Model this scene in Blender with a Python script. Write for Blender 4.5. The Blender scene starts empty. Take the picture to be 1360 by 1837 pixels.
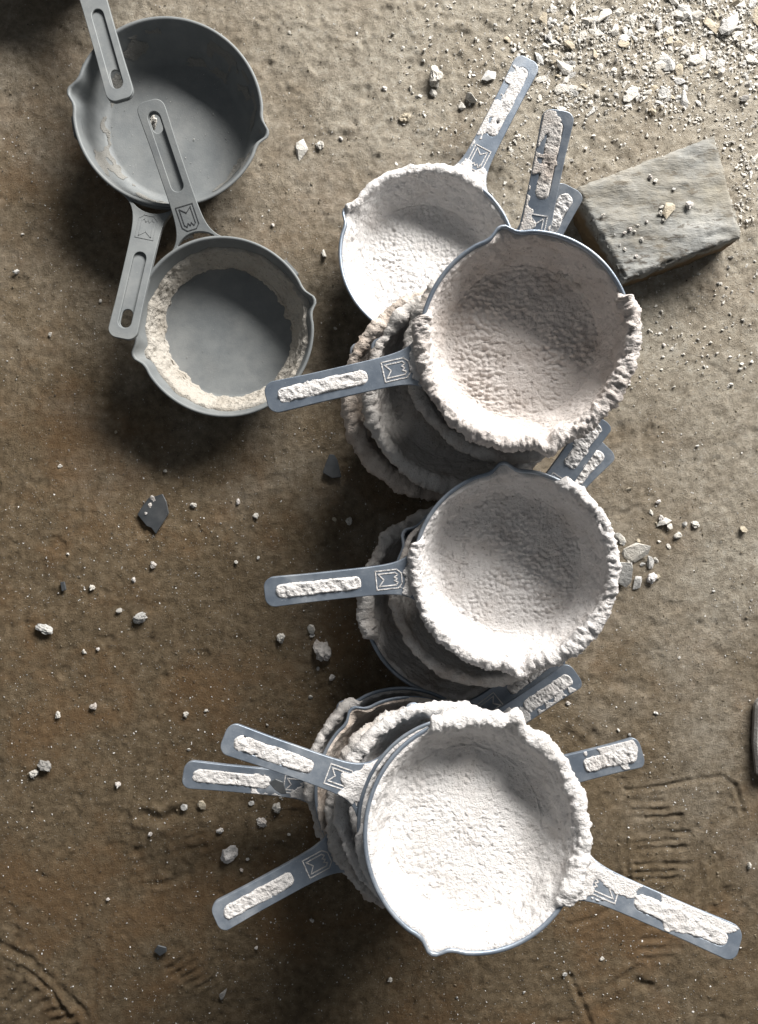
import bpy, bmesh, math, random
import numpy as np
from mathutils import Vector, Matrix

random.seed(7)
rng = np.random.default_rng(11)
S = bpy.context.scene
COL = S.collection

# ------------------------------------------------------------------ camera, world, light, exposure
H, F, CX, CY = 1.235, 1413.0, 680.0, 918.5          # camera height (m), focal length and centre in photo pixels
cam = bpy.data.cameras.new('camera')
cam.sensor_fit = 'VERTICAL'
cam.angle = 2 * math.atan(CY / F)
cam.clip_start, cam.clip_end = 0.02, 50
co = bpy.data.objects.new('camera', cam)
co.location = (0, 0, H)
COL.objects.link(co)
S.camera = co

w = bpy.data.worlds.new('World')
S.world = w
w.use_nodes = True
w.node_tree.nodes['Background'].inputs[0].default_value = (0.90, 0.95, 1.0, 1)
w.node_tree.nodes['Background'].inputs[1].default_value = 0.155

# daylight through the workshop doorway, up and to the right of the picture
ld = bpy.data.lights.new('doorway_light', 'AREA')
ld.shape = 'RECTANGLE'
ld.size, ld.size_y = 3.0, 1.1
ld.energy = 590
ld.color = (1.0, 0.975, 0.94)
lo = bpy.data.objects.new('doorway_light', ld)
LA, LE, LD = math.radians(60), math.radians(28.5), 4.2
lo.location = (LD * math.cos(LE) * math.cos(LA), LD * math.cos(LE) * math.sin(LA), LD * math.sin(LE))
lo.rotation_euler = (Vector((0.05, -0.1, 0)) - lo.location).to_track_quat('-Z', 'Y').to_euler()
COL.objects.link(lo)

S.view_settings.view_transform = 'Standard'
S.view_settings.look = 'None'
S.view_settings.exposure = 0.0
S.view_settings.gamma = 1.0
S.view_settings.use_curve_mapping = False


def W(px, py, z=0.0):
    """photo pixel -> world point on the plane at height z"""
    k = (H - z) / F
    return Vector(((px - CX) * k, (CY - py) * k, z))


def P(v):
    k = F / (H - v[2])
    return (CX + v[0] * k, CY - v[1] * k)


# ------------------------------------------------------------------ noise
def _hash(ix, iy, iz, seed):
    n = (ix.astype(np.int64) * 374761393 + iy.astype(np.int64) * 668265263 + iz.astype(np.int64) * 2147483647 + seed * 1274126177) & 0xffffffff
    n = ((n ^ (n >> 13)) * 1274126177) & 0xffffffff
    n = (n ^ (n >> 16)) * 2246822519 & 0xffffffff
    n = n ^ (n >> 15)
    return (n & 0xffffff).astype(np.float64) / 0xffffff * 2 - 1


def vnoise(p, seed=0):
    i = np.floor(p)
    f = p - i
    u = f * f * f * (f * (f * 6 - 15) + 10)
    i = i.astype(np.int64)
    r = 0
    for a in (0, 1):
        for b in (0, 1):
            for c in (0, 1):
                wgt = (u[:, 0] if a else 1 - u[:, 0]) * (u[:, 1] if b else 1 - u[:, 1]) * (u[:, 2] if c else 1 - u[:, 2])
                r = r + wgt * _hash(i[:, 0] + a, i[:, 1] + b, i[:, 2] + c, seed)
    return r


def fbm(p, octv=4, seed=0, gain=0.5):
    r, a, n = 0, 1.0, 0
    for o in range(octv):
        r = r + a * vnoise(p * (2.03 ** o) + o * 17.3, seed + o)
        n += a
        a *= gain
    return r / n * 1.4


def worley(p, seed=0):
    """distance to the nearest of jittered points, 2D"""
    i = np.floor(p[:, :2]).astype(np.int64)
    best = np.full(len(p), 9.0)
    zero = np.zeros(len(p), dtype=np.int64)
    for a in (-1, 0, 1):
        for b in (-1, 0, 1):
            cx, cy = i[:, 0] + a, i[:, 1] + b
            jx = cx + 0.5 + 0.42 * _hash(cx, cy, zero, seed)
            jy = cy + 0.5 + 0.42 * _hash(cx, cy, zero + 5, seed + 7)
            best = np.minimum(best, np.hypot(p[:, 0] - jx, p[:, 1] - jy))
    return best


def sstep(a, b, x):
    t = np.clip((x - a) / (b - a), 0, 1)
    return t * t * (3 - 2 * t)


# ------------------------------------------------------------------ object helpers
def mesh_np(name, verts, faces, smooth=True):
    """faces: (N,4) or (N,3) int array"""
    me = bpy.data.meshes.new(name)
    verts = np.asarray(verts, dtype=np.float32)
    faces = np.asarray(faces, dtype=np.int32)
    k = faces.shape[1]
    me.vertices.add(len(verts))
    me.vertices.foreach_set('co', verts.ravel())
    me.loops.add(faces.size)
    me.loops.foreach_set('vertex_index', faces.ravel())
    me.polygons.add(len(faces))
    me.polygons.foreach_set('loop_start', np.arange(0, faces.size, k, dtype=np.int32))
    me.polygons.foreach_set('loop_total', np.full(len(faces), k, dtype=np.int32))
    me.polygons.foreach_set('use_smooth', np.full(len(faces), smooth, dtype=bool))
    me.update(calc_edges=True)
    me.validate()
    return me


def obj(name, me, mat, parent=None):
    o = bpy.data.objects.new(name, me)
    if mat is not None and len(me.materials) == 0:
        me.materials.append(mat)
    COL.objects.link(o)
    if parent is not None:
        o.parent = parent
    return o


def tag(o, label, cat, group=None, kind=None):
    o['label'] = label
    o['category'] = cat
    if group:
        o['group'] = group
    if kind:
        o['kind'] = kind
    return o


# ------------------------------------------------------------------ materials
class MT:
    def __init__(s, name):
        s.m = bpy.data.materials.new(name)
        s.m.use_nodes = True
        s.n = s.m.node_tree.nodes
        s.l = s.m.node_tree.links
        s.b = s.n['Principled BSDF']
        s.tc = s.n.new('ShaderNodeTexCoord')
        s.geo = s.n.new('ShaderNodeNewGeometry')

    def noise(s, scale, detail=4, rough=0.55, vec=None, stretch=None, off=None):
        t = s.n.new('ShaderNodeTexNoise')
        t.inputs['Scale'].default_value = scale
        t.inputs['Detail'].default_value = detail
        t.inputs['Roughness'].default_value = rough
        v = vec if vec is not None else s.tc.outputs['Object']
        if stretch or off:
            mp = s.n.new('ShaderNodeMapping')
            if stretch:
                mp.inputs['Scale'].default_value = stretch
            if off:
                mp.inputs['Location'].default_value = off
            s.l.new(v, mp.inputs[0])
            v = mp.outputs[0]
        s.l.new(v, t.inputs['Vector'])
        return t.outputs['Fac']

    def ramp(s, fac, stops):
        r = s.n.new('ShaderNodeValToRGB')
        e = r.color_ramp.elements
        for i, (p, c) in enumerate(stops):
            el = e[i] if i < 2 else e.new(p)
            el.position = p
            el.color = (*c, 1) if len(c) == 3 else c
        s.l.new(fac, r.inputs[0])
        return r.outputs[0]

    def step(s, fac, a, b):
        r = s.n.new('ShaderNodeMapRange')
        r.interpolation_type = 'SMOOTHSTEP'
        r.inputs[1].default_value, r.inputs[2].default_value = a, b
        s.l.new(fac, r.inputs[0])
        return r.outputs[0]

    def math(s, op, a, b=None):
        r = s.n.new('ShaderNodeMath')
        r.operation = op
        for i, x in enumerate((a, b)):
            if x is None:
                continue
            if isinstance(x, (int, float)):
                r.inputs[i].default_value = x
            else:
                s.l.new(x, r.inputs[i])
        return r.outputs[0]

    def mix(s, f, a, b, mode='MIX'):
        r = s.n.new('ShaderNodeMix')
        r.data_type = 'RGBA'
        r.blend_type = mode
        for k, x in ((0, f), (6, a), (7, b)):
            if isinstance(x, (int, float)):
                r.inputs[k].default_value = x
            elif isinstance(x, tuple):
                r.inputs[k].default_value = (*x, 1)
            else:
                s.l.new(x, r.inputs[k])
        return r.outputs[2]

    def bump(s, h, strength, dist, prev=None):
        r = s.n.new('ShaderNodeBump')
        r.inputs['Strength'].default_value = strength
        r.inputs['Distance'].default_value = dist
        s.l.new(h, r.inputs['Height'])
        if prev is not None:
            s.l.new(prev, r.inputs['Normal'])
        return r.outputs[0]

    def out(s, color=None, rough=None, metal=None, normal=None, spec=None):
        for key, x in (('Base Color', color), ('Roughness', rough), ('Metallic', metal), ('Normal', normal), ('Specular IOR Level', spec)):
            if x is None:
                continue
            if isinstance(x, (int, float)):
                s.b.inputs[key].default_value = x
            elif isinstance(x, tuple):
                s.b.inputs[key].default_value = (*x, 1)
            else:
                s.l.new(x, s.b.inputs[key])
        return s.m

    def sep(s, v):
        r = s.n.new('ShaderNodeSeparateXYZ')
        s.l.new(v, r.inputs[0])
        return r.outputs


def mat_metal(name, c1, c2, dust, dustcol, rough=0.42, metal=0.55):
    m = MT(name)
    g = m.geo.outputs['Position']
    n1 = m.noise(38, 5, 0.6, g)
    n2 = m.noise(420, 3, 0.6, g)
    n3 = m.noise(14, 6, 0.7, g)
    n4 = m.noise(900, 2, 0.5, g)
    col = m.mix(m.step(n1, 0.3, 0.7), c1, c2)
    d = m.math('MULTIPLY', m.step(n3, 0.42, 0.72), dust)
    d = m.math('ADD', d, m.math('MULTIPLY', m.step(n2, 0.66, 0.74), 0.45))
    col = m.mix(d, col, dustcol)
    r = m.math('ADD', m.math('MULTIPLY', n1, 0.25), rough - 0.12)
    nm = m.bump(n4, 0.25, 0.0006, m.bump(n2, 0.2, 0.0008))
    mm = m.math('MULTIPLY', m.math('SUBTRACT', 1.0, d), metal)
    return m.out(col, r, mm, nm)


def mat_coat(name, white, tint, pore, tint_amt=0.5):
    m = MT(name)
    g = m.geo.outputs['Position']
    n1 = m.noise(22, 5, 0.6, g)
    n2 = m.noise(160, 4, 0.65, g)
    n3 = m.noise(520, 3, 0.6, g)
    n4 = m.noise(75, 4, 0.7, g)
    f = m.math('MULTIPLY', m.step(n1, 0.42, 0.75), tint_amt)
    col = m.mix(f, white, tint)
    col = m.mix(m.math('MULTIPLY', m.step(n3, 0.60, 0.68), m.math('MULTIPLY', m.step(n4, 0.43, 0.60), 0.8)), col, pore)
    nm = m.bump(n3, 0.9, 0.0018, m.bump(n2, 0.8, 0.0030))
    return m.out(col, 0.92, 0.0, nm, 0.2)


M_bare = mat_metal('bare_iron', (0.128, 0.138, 0.142), (0.160, 0.170, 0.171), 0.22, (0.30, 0.295, 0.275), 0.62, 0.15)
M_blue = mat_metal('blue_grey_iron', (0.150, 0.180, 0.222), (0.195, 0.226, 0.268), 0.42, (0.46, 0.47, 0.48), 0.40, 0.5)
M_white = mat_coat('white_slip', (0.61, 0.59, 0.575), (0.48, 0.44, 0.41), (0.17, 0.145, 0.125), 0.5)
M_cream = mat_coat('cream_slip', (0.61, 0.585, 0.57), (0.47, 0.425, 0.395), (0.10, 0.08, 0.065), 0.6)
M_brown = mat_coat('brown_slip', (0.575, 0.53, 0.50), (0.40, 0.34, 0.30), (0.09, 0.07, 0.055), 0.6)
M_grey = mat_coat('grey_slip', (0.57, 0.54, 0.51), (0.37, 0.31, 0.265), (0.09, 0.075, 0.065), 0.8)
M_tan = mat_coat('tan_slip', (0.57, 0.50, 0.44), (0.38, 0.29, 0.22), (0.10, 0.08, 0.06), 0.8)
M_sand = mat_coat('sandy_slip', (0.38, 0.355, 0.315), (0.27, 0.24, 0.20), (0.06, 0.05, 0.04), 0.7)
M_dust = mat_coat('dry_dust', (0.21, 0.205, 0.19), (0.17, 0.165, 0.15), (0.12, 0.1, 0.08), 0.6)
M_stone = mat_coat('pale_stone', (0.55, 0.525, 0.48), (0.42, 0.39, 0.34), (0.2, 0.18, 0.15), 0.8)
M_pale = mat_coat('pale_grey_stone', (0.46, 0.45, 0.43), (0.36, 0.35, 0.33), (0.2, 0.19, 0.17), 0.8)
M_stone2 = mat_coat('tan_stone', (0.40, 0.35, 0.27), (0.33, 0.28, 0.21), (0.2, 0.16, 0.1), 0.8)
M_clod = mat_coat('soil_grain', (0.21, 0.175, 0.125), (0.13, 0.105, 0.072), (0.05, 0.04, 0.03), 0.8)
M_speck = mat_coat('white_grain', (0.62, 0.60, 0.57), (0.40, 0.38, 0.35), (0.2, 0.19, 0.17), 0.9)
M_scale = mat_coat('dark_grain', (0.07, 0.062, 0.052), (0.05, 0.042, 0.035), (0.03, 0.025, 0.02), 0.8)
M_stone3 = mat_coat('grey_stone', (0.26, 0.25, 0.235), (0.20, 0.185, 0.17), (0.1, 0.1, 0.1), 0.8)
M_dark = mat_metal('dark_scale', (0.045, 0.05, 0.055), (0.07, 0.075, 0.08), 0.2, (0.2, 0.19, 0.18), 0.5, 0.3)
M_mark_dark = mat_metal('stamped_line', (0.05, 0.052, 0.055), (0.07, 0.075, 0.08), 0.1, (0.2, 0.2, 0.2), 0.5, 0.4)


def mat_ground():
    m = MT('workshop_soil')
    o = m.tc.outputs['Object']
    x, y, z = m.sep(o)
    big = m.noise(2.6, 5, 0.6, o)
    mid = m.noise(11, 6, 0.65, o)
    fine = m.noise(70, 5, 0.7, o)
    grit = m.noise(330, 6, 0.85, o)
    sp = m.noise(300, 2, 0.5, o)
    rust = m.noise(6.5, 5, 0.65, o, off=(3, 7, 1))
    # pale dust trodden out from the rubble side of the floor
    d = m.math('ADD', m.math('MULTIPLY', y, 0.62), m.math('MULTIPLY', x, 0.50))
    d = m.math('ADD', d, m.math('MULTIPLY', m.math('SUBTRACT', big, 0.5), 1.0))
    d = m.math('ADD', d, m.math('MULTIPLY', m.math('SUBTRACT', mid, 0.5), 0.75))
    d = m.step(d, -0.26, 0.70)
    soil = m.ramp(fine, [(0.25, (0.072, 0.052, 0.031)), (0.5, (0.160, 0.119, 0.073)), (0.76, (0.255, 0.197, 0.130))])
    soil = m.mix(m.math('MULTIPLY', m.step(rust, 0.46, 0.66), 0.65), soil, (0.175, 0.105, 0.052))
    dust = m.ramp(fine, [(0.25, (0.20, 0.175, 0.138)), (0.5, (0.36, 0.323, 0.262)), (0.74, (0.49, 0.455, 0.39))])
    col = m.mix(d, soil, dust)
    blot = m.noise(28, 6, 0.75, o, off=(9, 2, 5))
    col = m.mix(m.math('MULTIPLY', m.step(blot, 0.52, 0.70), 0.45), col, (0.088, 0.066, 0.043))
    col = m.mix(m.math('MULTIPLY', m.step(grit, 0.56, 0.70), 0.5), col, (0.04, 0.03, 0.022))
    col = m.mix(m.math('MULTIPLY', m.step(sp, 0.69, 0.74), 0.75), col, (0.48, 0.46, 0.42))
    nm = m.bump(fine, 0.45, 0.003, m.bump(grit, 1.0, 0.005))
    return m.out(col, 0.95, 0, nm, 0.15)


def mat_block():
    m = MT('weathered_block')
    o = m.tc.outputs['Object']
    st = m.noise(9, 7, 0.75, o, stretch=(1, 3.2, 3))
    n = m.noise(18, 8, 0.75, o)
    big = m.noise(7, 4, 0.6, o)
    crk = m.noise(22, 5, 0.7, o, stretch=(1.6, 4.5, 2), off=(4, 1, 0))
    col = m.ramp(st, [(0.3, (0.11, 0.108, 0.10)), (0.5, (0.225, 0.228, 0.22)), (0.70, (0.36, 0.355, 0.335))])
    col = m.mix(m.math('MULTIPLY', m.step(big, 0.5, 0.7), 0.5), col, (0.36, 0.33, 0.26))
    col = m.mix(m.math('MULTIPLY', m.step(crk, 0.55, 0.63), 0.8), col, (0.07, 0.06, 0.05))
    col = m.mix(m.math('MULTIPLY', m.step(n, 0.6, 0.75), 0.5), col, (0.46, 0.44, 0.40))
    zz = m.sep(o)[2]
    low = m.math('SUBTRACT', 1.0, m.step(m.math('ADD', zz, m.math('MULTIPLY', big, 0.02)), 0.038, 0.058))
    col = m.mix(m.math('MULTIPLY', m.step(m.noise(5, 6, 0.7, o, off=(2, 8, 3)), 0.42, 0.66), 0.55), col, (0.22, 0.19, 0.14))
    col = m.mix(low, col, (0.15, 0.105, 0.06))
    nm = m.bump(st, 0.9, 0.006, m.bump(crk, -0.8, 0.004, m.bump(n, 0.7, 0.003)))
    return m.out(col, 0.9, 0, nm, 0.2)


M_ground, M_block = mat_ground(), mat_block()

# ------------------------------------------------------------------ ground
def axis(lo_, hi_, step, far):
    core = np.arange(lo_, hi_ + step / 2, step)
    a, s_ = [], step
    v = hi_
    while v < far:
        s_ *= 1.25
        v += s_
        a.append(v)
    a = np.array(a)
    return np.concatenate([lo_ + hi_ - a[::-1], core, a])


def seg_dist(x, y, pts):
    d = np.full(x.shape, 9.0)
    for (a, b) in zip(pts[:-1], pts[1:]):
        ax, ay, bx, by = a[0], a[1], b[0], b[1]
        L = (bx - ax) ** 2 + (by - ay) ** 2 + 1e-12
        t = np.clip(((x - ax) * (bx - ax) + (y - ay) * (by - ay)) / L, 0, 1)
        d = np.minimum(d, np.hypot(x - ax - t * (bx - ax), y - ay - t * (by - ay)))
    return d


def ground_height(x, y, marks=True):
    p = np.stack([x, y, np.zeros_like(x)], 1)
    sandy = sstep(-0.2, 0.6, 0.62 * y + 0.5 * x)
    h = 0.0040 * fbm(p * 4.0, 2, 5) + 0.0016 * fbm(p * 16, 2, 9) + (0.0010 + 0.0007 * sandy) * fbm(p * 60, 4, 14, 0.85)
    h = h + 0.0016 * np.clip(fbm(p * 130, 2, 44, 0.7) - 0.25, 0, 1)
    pit = fbm(p * 40, 2, 31)
    h = h - 0.0018 * sstep(0.45, 0.9, pit)
    h = h + 0.0045 * np.clip(fbm(p * 55, 3, 77, 0.6), 0, 1) * sandy * sstep(0.30, 0.62, y + 0.25 * x)
    if marks:
        for pts, wd, dp, lip in MARKS:
            xs = [q[0] for q in pts]
            ys = [q[1] for q in pts]
            k = np.where((x > min(xs) - .03) & (x < max(xs) + .03) & (y > min(ys) - .03) & (y < max(ys) + .03))[0]
            if len(k) == 0:
                continue
            d = seg_dist(x[k], y[k] + 0.0015 * fbm(p[k] * 60, 2, 3), pts)
            brk = 0.68 + 0.32 * np.clip(1.6 * fbm(p[k] * 34, 2, 61), -1, 1)
            h[k] += -0.62 * brk * dp * np.exp(-(d / (1.35 * wd)) ** 2) + 0.7 * brk * lip * np.exp(-((d - 2.6 * wd) / (1.2 * wd)) ** 2)
    return h - 0.002


MARKS = []


def mark(pxs, wd=0.0035, dp=0.0035, lip=0.0014):
    MARKS.append(([tuple(W(a, b)[:2]) for a, b in pxs], wd, dp, lip))


# boot prints and scrapes pressed into the soil
for yy, x0, x1 in ((1441, 1137, 1190), (1455, 1136, 1196), (1467, 1140, 1222), (1497, 1136, 1236), (1511, 1138, 1214), (1524, 1138, 1237),
                   (1553, 1140, 1240), (1567, 1142, 1208), (1580, 1142, 1224), (1664, 1148, 1205), (1688, 1150, 1190), (1705, 1150, 1228),
                   (1722, 1150, 1215)):
    mark([(x0, yy), ((x0 + x1) / 2, yy + random.uniform(-2, 2)), (x1, yy - 2)], 0.0028, 0.004, 0.0018)
mark([(1125, 1420), (1180, 1415), (1260, 1398), (1298, 1396), (1322, 1412), (1333, 1458)], 0.0026, 0.0055, 0.0015)
mark([(1121, 1470), (1122, 1540), (1128, 1580)], 0.003, 0.003, 0.002)
mark([(1250, 1520), (1262, 1600), (1260, 1640)], 0.004, 0.003, 0.002)
mark([(1020, 1745), (1045, 1800), (1060, 1840)], 0.003, 0.004, 0.002)
mark([(1040, 1790), (1105, 1765), (1150, 1735)], 0.004, 0.003, 0.002)
mark([(1128, 1760), (1160, 1768)], 0.006, 0.005, 0.002)
mark([(1025, 1660), (1060, 1650), (1095, 1632)], 0.003, 0.003, 0.0015)
mark([(-10, 1690), (55, 1725), (110, 1772), (150, 1815), (165, 1845)], 0.004, 0.0035, 0.003)
mark([(40, 1735), (90, 1775), (125, 1825)], 0.003, 0.004, 0.002)
for k in range(5):
    mark([(5 + 22 * k, 1800 + 8 * k), (40 + 24 * k, 1765 + 14 * k)], 0.003, 0.004, 0.002)
for k in range(5):
    mark([(300 + 12 * k, 1740 + 9 * k), (340 + 10 * k, 1715 + 11 * k)], 0.003, 0.0028, 0.0015)
for k in range(6):
    x0, y0 = random.uniform(230, 330), random.uniform(1500, 1590)
    mark([(x0, y0), (x0 + 50, y0 - random.uniform(6, 30))], 0.004, 0.0028, 0.0018)
mark([(255, 1462), (290, 1472), (322, 1458)], 0.006, 0.006, 0.004)
mark([(1030, 1225), (1090, 1222), (1140, 1238)], 0.006, 0.004, 0.002)
mark([(1040, 1300), (1080, 1330), (1130, 1332)], 0.005, 0.004, 0.002)
mark([(460, 315), (500, 275), (522, 252)], 0.002, 0.0025, 0.001)

gx = axis(-0.66, 0.66, 0.0027, 2.6)
gy = axis(-0.88, 0.88, 0.0027, 2.8)
GX, GY = np.meshgrid(gx, gy)
gh = ground_height(GX.ravel(), GY.ravel())
gv = np.stack([GX.ravel(), GY.ravel(), gh], 1)
nx, ny = len(gx), len(gy)
ii = (np.arange(ny - 1)[:, None] * nx + np.arange(nx - 1)[None, :]).ravel()
gf = np.stack([ii, ii + 1, ii + 1 + nx, ii + nx], 1)
ground = obj('ground', mesh_np('ground', gv, gf), M_ground)
tag(ground, 'brown trodden soil floor turning to pale dusty grit towards the rubble', 'ground', kind='structure')


def ground_z(x, y):
    return float(ground_height(np.array([x]), np.array([y]))[0])


# ------------------------------------------------------------------ skillet geometry
PROFILE_OUT = np.array([(0.0, 0.0), (0.060, 0.0), (0.097, 0.0), (0.1025, 0.0015), (0.1060, 0.006), (0.1150, 0.0255), (0.1245, 0.0470), (0.1305, 0.0595),
                        (0.1322, 0.0625), (0.1318, 0.0640), (0.1300, 0.0645), (0.1278, 0.0640), (0.1268, 0.0620)])
PROFILE_IN = np.array([(0.1268, 0.0620), (0.1262, 0.0590), (0.1210, 0.0465), (0.1120, 0.0265), (0.1050, 0.0115), (0.1010, 0.0070), (0.0940, 0.0055),
                       (0.060, 0.0052), (0.0, 0.0052)])
RIM_Z = 0.0645
RIM_R = 0.1310


def spout(th, z):
    g = 0
    for c in (math.pi / 2, -math.pi / 2):
        d = (th - c + math.pi) % (2 * math.pi) - math.pi
        g = g + np.exp(-np.abs(d / 0.085) ** 2.6) - 0.10 * np.exp(-((np.abs(d) - 0.19) / 0.05) ** 2)
    return g * 0.0100 * sstep(0.022, 0.060, z)


def lathe(profile, seg):
    th = np.linspace(0, 2 * math.pi, seg, endpoint=False)
    pr = profile
    T, R = np.meshgrid(th, pr[:, 0])
    _, Z = np.meshgrid(th, pr[:, 1])
    sp = spout(T, Z) * (R > 0.09)
    R2 = R + sp
    Z2 = Z - 0.18 * np.clip(sp, 0, 1)
    v = np.stack([R2 * np.cos(T), R2 * np.sin(T), Z2], -1).reshape(-1, 3)
    n = len(pr)
    i = np.arange(n - 1)[:, None] * seg + np.arange(seg)[None, :]
    j = np.arange(n - 1)[:, None] * seg + (np.arange(seg)[None, :] + 1) % seg
    f = np.stack([i.ravel(), j.ravel(), (j + seg).ravel(), (i + seg).ravel()], 1)
    return v, f


_bv, _bf = lathe(np.concatenate([PROFILE_OUT, PROFILE_IN[1:]]), 160)
BODY = {}


def body_mesh(mat):
    if mat.name not in BODY:
        me = mesh_np('body', _bv, _bf)
        me.materials.append(mat)
        BODY[mat.name] = me
    return BODY[mat.name]


# ---- handle plate
HX0, HTIP = 0.1205, 0.1310 + 0.195
RISE = math.tan(math.radians(8.5))
SLOT0, SLOT1, SLOTW = 0.1310 + 0.070, 0.1310 + 0.180, 0.0088


def half_w(x):
    return 0.0190 + 0.0295 * np.exp(-(np.asarray(x) - HX0) / 0.0150) + 0.0010 * sstep(0.26, 0.32, np.asarray(x))


def top_z(x):
    return RIM_Z - 0.0045 + np.maximum(np.asarray(x) - 0.128, -0.01) * RISE


def outline():
    pts = []
    phi0 = 0.385
    for a in np.linspace(-phi0, phi0, 25):
        pts.append((0.1275 * math.cos(a), 0.1275 * math.sin(a)))
    rc = 0.013
    xs = np.linspace(HX0 + 0.001, HTIP - rc, 40)
    up = [(x, float(half_w(x))) for x in xs]
    wt = up[-1][1]
    corner = [(HTIP - rc + rc * math.sin(a), wt - rc + rc * math.cos(a)) for a in np.linspace(0, math.pi / 2, 9)[1:]]
    up += corner
    pts += up
    pts += [(x, -y) for x, y in up[::-1]]
    return pts


def capsule(x0, x1, r, n=10):
    p = [(x1 - r + r * math.sin(a), r * math.cos(a)) for a in np.linspace(0, math.pi, n)]
    p += [(x0 + r - r * math.sin(a), -r * math.cos(a)) for a in np.linspace(0, math.pi, n)]
    return p


def crescent():
    a = np.linspace(-0.205, 0.205, 17)
    inner = [(0.1335 * math.cos(t), 0.1335 * math.sin(t)) for t in a]
    outer = [((0.1345 + 0.0085 * (1 - (t / 0.205) ** 2)) * math.cos(t), (0.1345 + 0.0085 * (1 - (t / 0.205) ** 2)) * math.sin(t)) for t in a[::-1]]
    return inner + outer


def plate(splines, thick, bev):
    cu = bpy.data.curves.new('tmp', 'CURVE')
    cu.dimensions = '2D'
    cu.fill_mode = 'BOTH'
    cu.extrude = thick / 2 - bev
    cu.bevel_depth = bev
    cu.bevel_resolution = 2
    cu.offset = -bev
    for pts in splines:
        sp = cu.splines.new('POLY')
        sp.points.add(len(pts) - 1)
        for q, (x, y) in zip(sp.points, pts):
            q.co = (x, y, 0, 1)
        sp.use_cyclic_u = True
    o = bpy.data.objects.new('tmp', cu)
    COL.objects.link(o)
    bpy.context.view_layer.update()
    me = bpy.data.meshes.new_from_object(o.evaluated_get(bpy.context.evaluated_depsgraph_get()))
    bpy.data.objects.remove(o)
    return me


HOLE = capsule(SLOT1 - 0.0275, SLOT1 - 0.0015, 0.0072)


def handle_base():
    top = plate([outline(), capsule(SLOT0, SLOT1, SLOTW), crescent()], 0.0042, 0.0010)
    bot = plate([outline(), HOLE, crescent()], 0.0042, 0.0010)
    bm = bmesh.new()
    bm.from_mesh(bot)
    for v in bm.verts:
        v.co.z -= 0.0063
    n0 = len(bm.verts)
    bm.from_mesh(top)
    bm.verts.ensure_lookup_table()
    for v in bm.verts[n0:]:
        v.co.z -= 0.0021
    # cut long triangles so the plate follows its rise
    me = bpy.data.meshes.new('handle')
    bm.to_mesh(me)
    bm.free()
    return me


HB = handle_base()


def stretch_x(x, k):
    return np.where(x > 0.195, 0.195 + (x - 0.195) * k, x)


def handle_mesh(mat, k):
    me = HB.copy()
    n = len(me.vertices)
    c = np.empty(n * 3, dtype=np.float32)
    me.vertices.foreach_get('co', c)
    c = c.reshape(-1, 3)
    x = stretch_x(c[:, 0], k)
    c[:, 2] += (RIM_Z - 0.0045) + (x - 0.128) * RISE
    c[:, 0] = x
    me.vertices.foreach_set('co', c.ravel())
    me.materials.clear()
    me.materials.append(mat)
    for p in me.polygons:
        p.use_smooth = True
    me.set_sharp_from_angle(angle=math.radians(38))
    me.update()
    return me


def ribbon(polys, wd, ht, closed):
    """raised or filled line work lying on the handle top"""
    bm = bmesh.new()
    for pts, cl in zip(polys, closed):
        m_ = len(pts)
        for i in range(m_ if cl else m_ - 1):
            a, b = Vector(pts[i]), Vector(pts[(i + 1) % m_])
            d = (b - a).normalized()
            n = Vector((-d.y, d.x)) * wd / 2
            a2, b2 = a - d * wd * 0.45, b + d * wd * 0.45
            q = []
            for zz, s in ((-0.0006, 1.0), (ht, 0.8)):
                for p in (a2 - n * s, b2 - n * s, b2 + n * s, a2 + n * s):
                    q.append(bm.verts.new((p.x, p.y, float(top_z(p.x)) + zz)))
            for idx in ((4, 5, 6, 7), (0, 1, 5, 4), (1, 2, 6, 5), (2, 3, 7, 6), (3, 0, 4, 7)):
                bm.faces.new([q[t] for t in idx])
    me = bpy.data.meshes.new('emblem')
    bm.to_mesh(me)
    bm.free()
    return me


def emblem_mesh(mat, wd, ht):
    x0, x1, hw = 0.1310 + 0.016, 0.1310 + 0.050, 0.0125      # x1 faces the grip end
    ch = 0.0058
    frame = [(x1, -hw), (x1, hw), (x0 + ch, hw), (x0, hw - ch), (x0, -hw + ch), (x0 + ch, -hw)]
    i = 0.0042
    a0, a1, b = x0 + i + 0.001, x1 - i * 0.8, hw - i
    em = [(a1, -b), (a1 - 0.0068, 0), (a1, b), (a0 + 0.003, b), (a0, b * 0.62), (a0 + 0.0045, b * 0.3), (a0 + 0.001, 0), (a0 + 0.0045, -b * 0.3), (a0, -b * 0.62),
          (a0 + 0.003, -b)]
    me = ribbon([frame, em], wd, ht, [True, True])
    me.materials.append(mat)
    return me


# ---- white crust inside a pan
_in = PROFILE_IN[::-1].copy()
_in[0] = (0.0005, 0.0052)
_path = np.concatenate([_in, [(0.1278, 0.0640), (0.1300, 0.0645), (0.1318, 0.0640), (0.1322, 0.0625), (0.1305, 0.0595), (0.1245, 0.0470), (0.1150, 0.0255)]])
_arc = np.concatenate([[0], np.cumsum(np.hypot(*np.diff(_path, axis=0).T))])
ARC_FLOOR = float(np.interp(5, np.arange(len(_arc)), _arc) if False else _arc[3])      # edge of the flat floor
ARC_RIM = float(_arc[8])


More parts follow.
